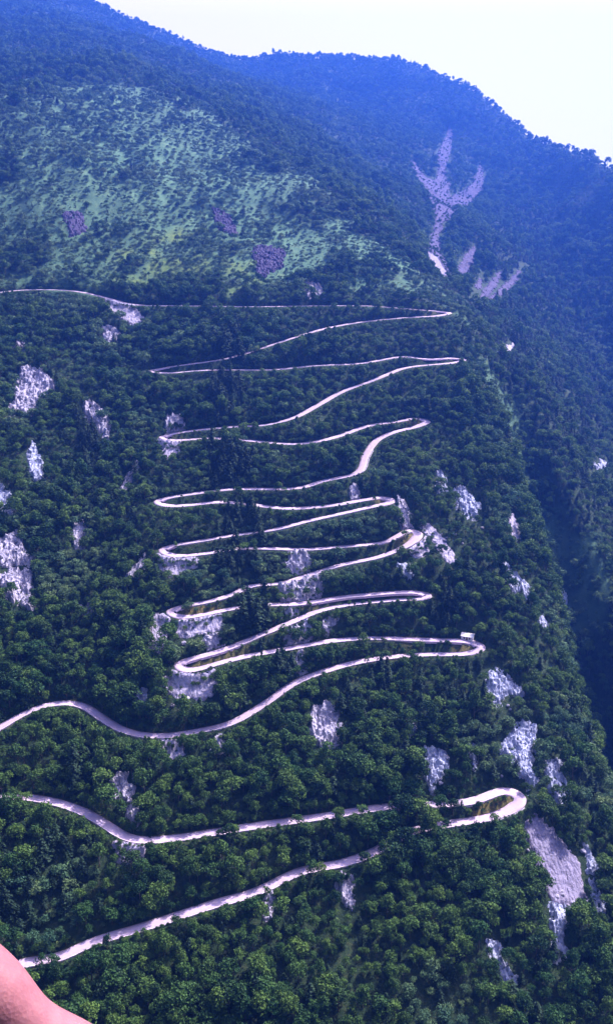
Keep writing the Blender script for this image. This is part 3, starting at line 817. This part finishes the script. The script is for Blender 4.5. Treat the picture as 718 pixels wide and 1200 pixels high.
# zone values at the spots
def zone(polys, nzs, soft, off):
    m = np.zeros(X.shape)
    for p in polys: m = np.maximum(m, smooth01((sdf_poly(X, Y, p)+off+nzs)/soft))
    return m
n30 = fbm(X/30, Y/30, 51, 4)
mead = np.maximum(zone(meadow_polys[:1], 95*n30, 60, 12)*0.9, 0.7*zone(meadow_polys[3:4], 95*n30, 60, 12)); mead = np.maximum(mead, 0.6*zone(meadow_polys[4:], 25*n30, 16, 5)); yel = zone(meadow_polys[1:3], 95*n30, 60, 12)
dens = 0.98-0.30*mead-0.3*yel
dens = dens*(0.86+0.3*np.clip(fbm(X/60, Y/60, 88, 3)+0.35, 0, 1))
keep = rng.random(X.shape) < dens
size = np.clip(np.exp(rng.normal(0.03, 0.30, X.shape)), 0.4, 1.75)*(G/3.9)**np.where(G > 6, 0.4, 0.75)
size *= 0.72+0.6*np.clip(fbm(X/45, Y/45, 19, 3)+0.4, 0, 1)
size = np.where(mead+yel > 0.5, size*rng.uniform(0.3, 0.9, X.shape), size)
# dark pines: clumps named by the places where they stand
pine_polys = [world_poly(p) for p in (
  [(244,640),(258,596),(300,588),(322,620),(320,665),(300,690),(262,682)], [(276,690),(312,684),(322,730),(300,756),(282,742)],
  [(300,745),(330,752),(330,800),(304,790)], [(246,395),(282,392),(286,470),(262,520),(246,480)], [(240,525),(300,540),(292,572),(244,574)],
  [(500,708),(522,695),(540,720),(534,752),(506,752)], [(432,742),(468,742),(466,782),(440,786)], [(84,455),(120,520),(124,570),(92,560)],
  [(248,420),(290,412),(284,440),(250,440)])]
pine_and_shade_mix = [world_poly(p) for p in ([(400,792),(560,776),(570,850),(500,870),(410,850)], [(0,1000),(120,960),(130,1080),(0,1110)],
  [(120,760),(190,700),(170,650),(120,690)], [(600,220),(718,260),(760,700),(640,600),(560,400)])]  # last patch: dark pines stand in for shade on the right wall
pz_ = zone(pine_polys, 6*n30, 3, 1); pm = zone(pine_and_shade_mix, 16*n30, 10, 4)*0.45
pm = np.maximum(pm, 0.10)
is_pine = rng.random(X.shape) < np.maximum(pz_*0.92, pm*(1-mead))
size = np.where(is_pine, size*np.where(pz_ > 0.5, 1.0, 0.8), size)
keep |= (pz_ > 0.6)
# keep rocks mostly clear
for (p, rag, q, kind) in rock_masks:
    near = (X > p[:, 0].min()-15) & (X < p[:, 0].max()+15) & (Y > p[:, 1].min()-50) & (Y < p[:, 1].max()+15) & keep
    k_ = np.where(near)[0]
    e = sdf_poly(X[k_], Y[k_], p)+fbm(X[k_]/(3.2*rag), Y[k_]/(3.2*rag), 100+q, 4, 0.6)*rag*2.2+(1.1 if p[:, 1].mean() < 560*S else 2.0)
    # trees also stay low for a few metres below a rock, where they would cover it
    cy_m = p[:, 1].mean()
    e2 = np.max([sdf_poly(X[k_], Y[k_]+o_, p) for o_ in ((1.5, 3.0, 4.5) if cy_m < 560*S else ((2.5, 5.0, 8.0, 11.0) if kind != 'scree_gully' else (4, 9, 14, 20, 27)))], axis=0)
    low_ = (e2 > 0.3) & (e <= 0.2); size[k_[low_]] *= 0.34
    kill = ((e > 0.2) & (rng.random(len(k_)) < (0.985 if kind.startswith('scree') else 0.95))) | ((e2 > 0.5) & (rng.random(len(k_)) < (0.9 if kind == 'scree_gully' else 0.55)))
    bush = kill & (rng.random(len(k_)) < (0.6 if kind == 'scree_gully' else 0.07 if kind.startswith('scree') else 0.6))
    size[k_[bush]] = rng.uniform(0.12, 0.34, int(bush.sum()))*(2.2 if kind == 'scree_gully' else 1.0); kill &= ~bush
    keep[k_[kill]] = False
for (bx_, by_) in bould: keep &= ~((np.abs(X-bx_) < 2.2) & (Y > by_-5.5) & (Y < by_+1.5))
# hut clearing
HUT_PX = (548, 743)
hx, hy = unproject([HUT_PX[0]], [HUT_PX[1]]); hx = float(hx[0]*S); hy = float(hy[0]*S)
keep &= np.hypot(X-hx, Y-hy) > 6.5
keep &= ~((np.abs(X-hx) < 5) & (Y > hy-12) & (Y < hy+3) & (size > 0.35))
# road corridor
occl = [(268,968,7),(463,945,9),(487,943,5),(514,942,6),(536,942,8),(505,967,14),(462,984,10),(370,1016,6),(448,996,8),(310,1042,3),
        (290,700,9),(290,640,10),(260,585,5),(325,752,8),(440,768,14),(478,767,10),(520,752,5),(262,640,10),(395,953,4),(420,950,3),(345,961,3),(575,957,3),(425,1004,4),(487,973,4),(430,427,3),(250,358,4),(370,387,3),(322,684,5),(275,515,14),(250,572,6),(330,575,4),(300,500,5),
        (25,935,10),(265,432,6),(300,405,8),(350,393,6),(60,1122,9)]
tree_h = np.where(is_pine, 11.0, 6.4)
crown_r = np.where(is_pine, 2.4, 3.0)
for i in np.where(keep & (X > bx0) & (X < bx1) & (Y > by0) & (Y < by1))[0]:
    co, j, d = kd.find((X[i], Y[i], 0.0))
    if d > 26: continue
    side = (X[i]-rx[j])*nx[j]+(Y[i]-ry[j])*ny[j]
    gap = d-HW[j]
    if gap < 0.9: keep[i] = False; continue
    isdown = side*down[j] > 0
    if not isdown:
        if gap < 1.3: size[i] = min(size[i], 0.55)
        continue
    if is_pine[i] and pz_[i] > 0.5 and rng.random() < 0.22: continue
    o_ = any(abs(ru[j]-a) < w and abs(rv[j]-b_) < 9 for (a, b_, w) in occl)
    if o_: continue
    slope = max((rz[j]-Z[i])/max(d, 0.1), 0.0)
    view = -rz[j]/ry[j]                             # tangent of the downward view
    lim = gap*(slope+max(view, 0.02))*0.97+0.55
    if rng.random() < 0.06: lim *= 1.5
    s_max = lim/tree_h[i]
    if size[i] > s_max:
        size[i] = s_max
        if s_max < 0.16: keep[i] = False
ex = []
for j in range(4, NR-4, 4):                            # trees leaning over the inner edge of the road
    if rng.random() < 0.22 or vnoise(np.array(j*0.035), np.array(2.5), 61) > 0.28: continue
    s_ = rng.uniform(0.5, 1.0); g_ = HW[j]+rng.uniform(0.7, 2.0)
    x_ = rx[j]-down[j]*nx[j]*g_; y_ = ry[j]-down[j]*ny[j]*g_
    co, j2, d2 = kd.find((x_, y_, 0.0))
    if d2 < HW[j2]+0.6: continue
    dd = [q[2]-HW[q[1]] for q in kd.find_range((x_, y_, 0.0), 9.0) if abs(q[1]-j) > 40]
    if dd: s_ = min(s_, 0.35)
    ex.append((x_, y_, s_))
for j in range(3, NR-3, 2):                            # low bushes on the outer bank
    for k in range(2):
        g0 = rng.uniform(0.9, 6.5); g_ = HW[j]+g0
        x_ = rx[j]+down[j]*nx[j]*g_; y_ = ry[j]+down[j]*ny[j]*g_
        co, j2, d2 = kd.find((x_, y_, 0.0))
        if d2 < HW[j2]+0.8: continue
        sl = max((rz[j]-float(ground(x_, y_)))/g_, 0.0)
        lim = (g0*(sl+max(-rz[j]/ry[j], 0.02))+0.3)/6.6
        ex.append((x_, y_, min(lim, rng.uniform(0.22, 0.6))))
for j in range(3, NR-3, 2):                            # and on the cut bank above
    g0 = rng.uniform(0.9, 5.0); g_ = HW[j]+g0
    x_ = rx[j]-down[j]*nx[j]*g_; y_ = ry[j]-down[j]*ny[j]*g_
    co, j2, d2 = kd.find((x_, y_, 0.0))
    if d2 < HW[j2]+0.8: continue
    ex.append((x_, y_, rng.uniform(0.18, 0.42)))
for (a_, b_, w_) in occl:                              # tall trees on the outer side that cover a piece of road
    jn = np.where((np.abs(ru-a_) < w_) & (np.abs(rv-b_) < 9))[0]
    for j in jn[::7]:
        g_ = HW[j]+rng.uniform(1.4, 2.6); x_ = rx[j]+down[j]*nx[j]*g_; y_ = ry[j]+down[j]*ny[j]*g_
        co, j2, d2 = kd.find((x_, y_, 0.0))
        if d2 > HW[j2]+0.9: ex.append((x_, y_, rng.uniform(0.75, 1.1)))
ex = np.array(ex)
ex = ex[np.hypot(ex[:, 0]-hx, ex[:, 1]-hy) > 5.5]
ez = ground(ex[:, 0], ex[:, 1]); eu, ev, ed = project(ex[:, 0], ex[:, 1], ez)
X, Y, Z, U, Vv, D, size = (np.concatenate([a[keep], b_]) for a, b_ in ((X, ex[:, 0]), (Y, ex[:, 1]), (Z, ez), (U, eu), (Vv, ev), (D, ed), (size, ex[:, 2])))
is_pine = np.concatenate([is_pine[keep], np.zeros(len(ex), bool)])
print('trees', len(X), 'pines', int(is_pine.sum()))
rotz = rng.uniform(0, 6.283, X.shape); squat = np.where(is_pine, rng.uniform(0.55, 0.85, X.shape), 1.0)
sx = size*rng.uniform(0.88, 1.14, X.shape); sz = size*squat*rng.uniform(0.85, 1.2, X.shape)
var = np.where(is_pine, NB+rng.integers(0, 3, X.shape), rng.integers(0, NB, X.shape))
sc_m = zone(meadow_polys, 95*fbm(X/30, Y/30, 51, 4), 60, 16)
sc_m = np.maximum(sc_m, 0.38*zone([world_poly([(100,356),(525,368),(520,430),(450,580),(200,640),(-60,640),(-60,350)])], 30*fbm(X/40, Y/40, 151, 4), 20, 5))
scrub = ~is_pine & ((rng.random(X.shape) < sc_m*0.9) | ((size < 0.5) & (rng.random(X.shape) < 0.45)) | (fbm(X/55, Y/55, 140, 3)+rng.normal(0, .05, X.shape) > 0.24))
var = np.where(scrub, NB+3+rng.integers(0, 3, X.shape), var)

# the trees that show largest stand as individuals
inside = (U > -5) & (U < 723) & (Vv < 1210)
area = (sx*(np.where(is_pine, 2.4, 3.0))*FPX/D)
cb = np.where(inside & ~is_pine & ~scrub)[0]; cb = cb[np.argsort(-area[cb])][:300]
hero_p = zone(pine_polys, 6*n30*0, 3, 1) if False else None
cp_ = np.where(inside & is_pine)[0]; cp_ = cp_[np.argsort(-area[cp_]*np.where(sz[cp_] > 0.5, 1, .3))][:300]
marks = [(650,1010,'beside the big smooth scree slope at lower right'), (655,1100,'along the long bluish rock rib at lower right'),
  (590,1130,'around the slanting bluish rock band near the bottom'), (407,1048,'around the bright cracked rock below the lowest road'),
  (313,1064,'around the small bright rock just below the lowest road'), (150,1000,'around the scree patch hanging below the second road'),
  (145,935,'around the broken rock strip above the second road bend'), (60,1060,'above the lower left end of the lowest road'),
  (120,1150,'below the lower left end of the lowest road'), (230,1120,'below the left half of the lowest road'), (330,1150,'at the bottom edge, left of the middle'),
  (470,1140,'at the bottom edge, right of the middle'), (500,1050,'below the straight right half of the lowest road'), (575,1010,'just below the lowest right hairpin'),
  (300,1010,'between the two lowest road lengths, left of the middle'), (440,975,'between the two lowest road lengths, right of the middle'),
  (500,895,'around the bluish crag with a tapering tail'), (380,860,'around the isolated speckled outcrop'), (600,890,'around the large fissured crag'),
  (290,640,'in the dark clump that hides the mid slope roads'), (300,720,'between the two lowest left hairpins'), (315,775,'under the fourth road length'),
  (265,450,'in the dark band crossing the upper roads'), (520,730,'left of the white hut'), (450,765,'hiding the road left of the hut hairpin'),
  (105,530,'under the steep pale crag on the left'), (480,820,'in the dark forest below the hut hairpin'), (60,880,'between the long wavy road and the left edge bend'),
  (560,660,'on the gorge rim right of the hairpins'), (650,560,'on the shaded far gorge wall'), (20,560,'on the left edge slope')]
mk = np.array([(a, b_) for a, b_, _ in marks], float)
def where_of(u, v):
    return marks[int(np.argmin(np.hypot(mk[:, 0]-u, mk[:, 1]-v)))][2]
single = np.zeros(X.shape, bool)
def plant(i, kind):
    parts = pine_parts[var[i]-NB] if kind == 'pine' else broad_parts[var[i]]
    e = empty('pine_tree' if kind == 'pine' else 'broadleaf_tree', (X[i], Y[i], Z[i]), rotz[i])
    e.scale = (sx[i], sx[i], sz[i])
    w = where_of(U[i], Vv[i])
    if kind == 'pine': tag(e, 'dark conical pine '+w, 'pine', 'dark pines '+w)
    else:
        t = 'tall rounded' if sz[i] > 1.12 else ('low bushy' if sz[i] < 0.8 else 'round')
        tag(e, t+' green tree '+w, 'tree', t+' green trees '+w)
    for nm, me in (('crown', parts[0]), ('trunk', parts[1])):
        c = bpy.data.objects.new(nm, me); COL.objects.link(c); c.parent = e
    single[i] = True
for i in cb: plant(i, 'broad')
for i in cp_: plant(i, 'pine')

# everything else: one forest, its trees instanced on points
rest = np.where(~single)[0]
me = bpy.data.meshes.new('forest'); me.vertices.add(len(rest))
me.vertices.foreach_set('co', np.stack([X[rest], Y[rest], Z[rest]], 1).astype(np.float32).ravel())
a = me.attributes.new('spin', 'FLOAT_VECTOR', 'POINT'); a.data.foreach_set('vector', np.stack([0*rotz[rest], 0*rotz[rest], rotz[rest]], 1).astype(np.float32).ravel())
a = me.attributes.new('grow', 'FLOAT_VECTOR', 'POINT'); a.data.foreach_set('vector', np.stack([sx[rest], sx[rest], sz[rest]], 1).astype(np.float32).ravel())
a = me.attributes.new('shape', 'INT', 'POINT'); a.data.foreach_set('value', var[rest].astype(np.int32))
forest = bpy.data.objects.new('forest', me); COL.objects.link(forest)
tag(forest, 'dense green forest covering the whole mountainside between the rocks and roads', 'forest', kind='stuff')
ng = bpy.data.node_groups.new('forest_growth', 'GeometryNodeTree')
ng.interface.new_socket('Geometry', in_out='INPUT', socket_type='NodeSocketGeometry')
ng.interface.new_socket('Geometry', in_out='OUTPUT', socket_type='NodeSocketGeometry')
gi = ng.nodes.new('NodeGroupInput'); go = ng.nodes.new('NodeGroupOutput')
iop = ng.nodes.new('GeometryNodeInstanceOnPoints'); ci = ng.nodes.new('GeometryNodeCollectionInfo')
ci.inputs['Collection'].default_value = protos; ci.inputs['Separate Children'].default_value = True; ci.inputs['Reset Children'].default_value = True
iop.inputs['Pick Instance'].default_value = True
def na(name, t):
    n = ng.nodes.new('GeometryNodeInputNamedAttribute'); n.data_type = t; n.inputs['Name'].default_value = name
    return n.outputs['Attribute']
ng.links.new(gi.outputs[0], iop.inputs['Points']); ng.links.new(ci.outputs[0], iop.inputs['Instance'])
ng.links.new(na('shape', 'INT'), iop.inputs['Instance Index'])
try:
    e2r = ng.nodes.new('FunctionNodeEulerToRotation'); ng.links.new(na('spin', 'FLOAT_VECTOR'), e2r.inputs[0]); ng.links.new(e2r.outputs[0], iop.inputs['Rotation'])
except Exception:
    ng.links.new(na('spin', 'FLOAT_VECTOR'), iop.inputs['Rotation'])
ng.links.new(na('grow', 'FLOAT_VECTOR'), iop.inputs['Scale']); ng.links.new(iop.outputs[0], go.inputs[0])
md = forest.modifiers.new('growth', 'NODES'); md.node_group = ng

# ------------------------------------------------------------------ the hut by the hairpin
def box(V, Fc, x0, x1, y0, y1, z0, z1):
    k = len(V); V += [(x0,y0,z0),(x1,y0,z0),(x1,y1,z0),(x0,y1,z0),(x0,y0,z1),(x1,y0,z1),(x1,y1,z1),(x0,y1,z1)]
    Fc += [(k,k+3,k+2,k+1),(k+4,k+5,k+6,k+7),(k,k+1,k+5,k+4),(k+1,k+2,k+6,k+5),(k+2,k+3,k+7,k+6),(k+3,k,k+4,k+7)]
hz = float(ground(hx, hy))
hut = empty('hut', (hx, hy, hz), math.radians(-22))
tag(hut, 'small white hut with a pale pitched roof beside the right hairpin', 'hut')
w, l, h = 2.3, 3.1, 2.5
V = [(-l,-w,-1.6),(l,-w,-1.6),(l,w,-1.6),(-l,w,-1.6),(-l,-w,h),(l,-w,h),(l,w,h),(-l,w,h),(-l,0,h+0.9),(l,0,h+0.9)]
link_mesh('wall', V, [(0,3,2,1),(0,1,5,4),(2,3,7,6),(1,2,6,9,5),(3,0,4,8,7),(4,5,9,8),(6,7,8,9)], m_plaster, hut)
e, t = 0.4, 0.14
rf = []
V, Fc = [], []
for s in (-1, 1):
    k = len(V); z0 = h-0.155
    V += [(-l-e, s*(w+e), z0+.03),(l+e, s*(w+e), z0+.03),(l+e, 0, h+0.93),(-l-e, 0, h+0.93),(-l-e, s*(w+e), z0+t+.03),(l+e, s*(w+e), z0+t+.03),(l+e, 0, h+0.93+t),(-l-e, 0, h+0.93+t)]
    fs = [(k,k+3,k+2,k+1),(k+4,k+5,k+6,k+7),(k,k+1,k+5,k+4),(k+1,k+2,k+6,k+5),(k+3,k,k+4,k+7)]
    Fc += fs if s < 0 else [f[::-1] for f in fs]
link_mesh('roof', V, Fc, m_roof, hut)
V, Fc = [], []; box(V, Fc, -0.45, 0.45, -w-0.05, -w+0.02, 0.0, 2.0); dr_ = link_mesh('door', V, Fc, m_wood, hut)
V, Fc = [], []; box(V, Fc, 0.28, 0.36, -w-0.1, -w-0.05, 0.95, 1.05); link_mesh('handle', V, Fc, m_plaster, dr_)
for (x0, x1) in ((-1.9, -1.0), (1.0, 1.9)):
    V, Fc = [], []; box(V, Fc, x0, x1, -w-0.05, -w+0.02, 0.95, 1.85); wd = link_mesh('window', V, Fc, m_wood, hut)
    V, Fc = [], []; box(V, Fc, x0+0.09, x1-0.09, -w-0.065, -w-0.02, 1.04, 1.76); link_mesh('pane', V, Fc, m_glass, wd)

# ------------------------------------------------------------------ the hand at the near corner
m_skin, nt, b = new_mat('skin')
c = ramp(nt, noise_node(nt, 60, 5, 0.6, 'object'), [(0.3, (0.18, 0.066, 0.09)), (0.5, (0.235, 0.092, 0.12)), (0.7, (0.29, 0.13, 0.155))])
nt.links.new(c, b.inputs['Base Color']); b.inputs['Roughness'].default_value = 0.5
b.inputs['Subsurface Weight'].default_value = 0.25; b.inputs['Subsurface Radius'].default_value = (0.006, 0.002, 0.0015); b.inputs['Subsurface Scale'].default_value = 1.0
vo = N(nt, 'ShaderNodeTexVoronoi'); vo.inputs['Scale'].default_value = 900
tc = N(nt, 'ShaderNodeTexCoord'); nt.links.new(tc.outputs['Object'], vo.inputs['Vector']); ad = N(nt, 'ShaderNodeMath', operation='ADD'); nt.links.new(vo.outputs['Distance'], ad.inputs[0]); nt.links.new(noise_node(nt, 260, 6, 0.7, 'object'), ad.inputs[1])
bump(nt, b, ad.outputs[0], 0.2, 0.0005)
m_nail, nt, b = new_mat('nail'); b.inputs['Base Color'].default_value = (0.68, 0.42, 0.42, 1); b.inputs['Roughness'].default_value = 0.3
def pxpt(u, v, d):
    dx, dy, dz = ray(u, v); return Vector((float(dx)*d, float(dy)*d, float(dz)*d))
hand_spec = {  # joints: photo pixel, distance (m), radius (m)
  'palm': [(420,1760,.34,.026),(330,1640,.33,.029),(240,1545,.32,.030)],
  'thumb': [(300,1560,.315,.019),(205,1392,.29,.0165),(112,1268,.262,.0128),(64,1234,.255,.0116),(29,1206,.252,.0086),(-6,1169,.25,.0117),(-56,1117,.25,.0098),(-76,1098,.25,.006)],
}
sk_v, sk_r, sk_e = [], [], []
def chain(lst, start=None):
    prev = start
    for (u, v, d, r) in lst:
        sk_v.append(pxpt(u, v, d)); sk_r.append(r); k = len(sk_v)-1
        if prev is not None: sk_e.append((prev, k))
        prev = k
    return prev
chain([(640,2120,.42,.030),(520,1930,.38,.027)])
p_ = chain([(420,1790,.35,.027)], 1); palm = chain([(300,1640,.335,.028)], p_)
chain(hand_spec['thumb'][1:], palm)
for f in range(4):                                     # four fingers, curled, each its own length
    L = (1.0, 1.1, 1.03, 0.82)[f]; oy = f*74
    k0 = chain([(185+f*18, 1480+oy, .325+.004*f, .0105)], palm)
    chain([(185+f*18-95*L, 1452+oy, .315+.004*f, .0092), (185+f*18-160*L, 1470+oy, .30+.004*f, .0085), (185+f*18-150*L, 1500+oy, .285+.004*f, .0078), (185+f*18-118*L, 1512+oy, .28+.004*f, .0068)], k0)
me = bpy.data.meshes.new('skin_cage'); org = Vector(sk_v[0])
me.from_pydata([tuple(v-org) for v in sk_v], sk_e, []); me.update()
tmp = bpy.data.objects.new('skin_cage', me); COL.objects.link(tmp)
sm = tmp.modifiers.new('skin', 'SKIN'); sm.use_smooth_shade = True
for k, sv in enumerate(me.skin_vertices[0].data): sv.radius = (sk_r[k], sk_r[k]); sv.use_root = (k == 2)
ss = tmp.modifiers.new('sub', 'SUBSURF'); ss.levels = 3; ss.render_levels = 3
dg = bpy.context.evaluated_depsgraph_get(); hm = bpy.data.meshes.new_from_object(tmp.evaluated_get(dg))
bpy.data.objects.remove(tmp); hm.name = 'hand'; hm.materials.clear(); hm.materials.append(m_skin)
hm.polygons.foreach_set('use_smooth', [True]*len(hm.polygons))
person = bpy.data.objects.new('person', hm); COL.objects.link(person); person.location = org
tag(person, 'bare hand of a person with thumb raised at the lower left corner', 'person')

# ------------------------------------------------------------------ air
zmin = float(GZ.min()); vis = (GY < 1250*S)
ztop = float(GZ.max())+24
V, Fc = [], []; box(V, Fc, gx[0]-20, gx[-1]+20, gy[0]-20, gy[-1]+20, zmin-1.5, ztop)
m_haze = bpy.data.materials.new('haze_air'); m_haze.use_nodes = True; nt = m_haze.node_tree
nt.nodes.remove(nt.nodes['Principled BSDF'])
pv = nt.nodes.new('ShaderNodeVolumePrincipled'); pv.inputs['Color'].default_value = (0.05, 0.17, 1.0, 1)
pv.inputs['Density'].default_value = 0.00025; pv.inputs['Anisotropy'].default_value = 0.6
nt.links.new(pv.outputs[0], nt.nodes['Material Output'].inputs['Volume'])
haze = link_mesh('haze', V, Fc, m_haze); tag(haze, 'blue mountain haze filling the valley air', 'haze', kind='stuff')

# ------------------------------------------------------------------ light, sky, camera
to_sun = Vector((0.5, 0.42, 0.76)).normalized()
el = math.asin(to_sun.z); az = math.atan2(to_sun.x, to_sun.y)
sun = bpy.data.lights.new('sun', 'SUN'); sun.energy = 5.0; sun.angle = math.radians(0.5); sun.color = (1.0, 0.95, 0.88)
so = bpy.data.objects.new('sun', sun); COL.objects.link(so); so.rotation_euler = to_sun.to_track_quat('Z', 'Y').to_euler(); so.location = to_sun*900
world = bpy.data.worlds.new('World'); scene.world = world; world.use_nodes = True; nt = world.node_tree
sky = nt.nodes.new('ShaderNodeTexSky'); sky.sky_type = 'NISHITA'; sky.sun_disc = False
sky.sun_elevation = el; sky.sun_rotation = az; sky.dust_density = 10.0; sky.air_density = 1.0; sky.ozone_density = 1.0
bg = nt.nodes['Background']; bg.inputs['Strength'].default_value = 0.1
# bright milky air added low ahead, blue overhead; kept off behind to cut fill
tc = N(nt, 'ShaderNodeTexCoord'); sp = N(nt, 'ShaderNodeSeparateXYZ'); nt.links.new(tc.outputs['Generated'], sp.inputs[0])
veil = ramp(nt, sp.outputs['Z'], [(0.0, (1, 1, 1)), (0.30, (0.95, 0.95, 0.95)), (0.52, (0, 0, 0))])
front = ramp(nt, sp.outputs['Y'], [(0.15, (0, 0, 0)), (0.6, (1, 1, 1))])
nt.links.new(mix(nt, mix(nt, 1.0, veil, front, 'MULTIPLY'), sky.outputs[0], (7.7, 6.8, 6.0)), bg.inputs['Color'])

cam = bpy.data.cameras.new('camera'); co = bpy.data.objects.new('camera', cam); COL.objects.link(co)
co.location = (0, 0, 0); co.rotation_euler = (math.radians(90)+PITCH, 0, 0)
cam.sensor_fit = 'HORIZONTAL'; cam.sensor_width = 36; cam.lens = FPX/718*36
cam.clip_start = 0.03; cam.clip_end = 6000
scene.camera = co
scene.view_settings.view_transform = 'Standard'; scene.view_settings.look = 'None'
scene.view_settings.exposure = 1.5; scene.view_settings.gamma = 1.0
scene.render.engine = 'CYCLES'
cy = scene.cycles
cy.max_bounces = 4; cy.diffuse_bounces = 2; cy.glossy_bounces = 1; cy.transmission_bounces = 2; cy.volume_bounces = 0; cy.transparent_max_bounces = 4
cy.use_denoising = True; cy.use_adaptive_sampling = True; cy.adaptive_threshold = 0.02
cy.volume_step_rate = 1.0
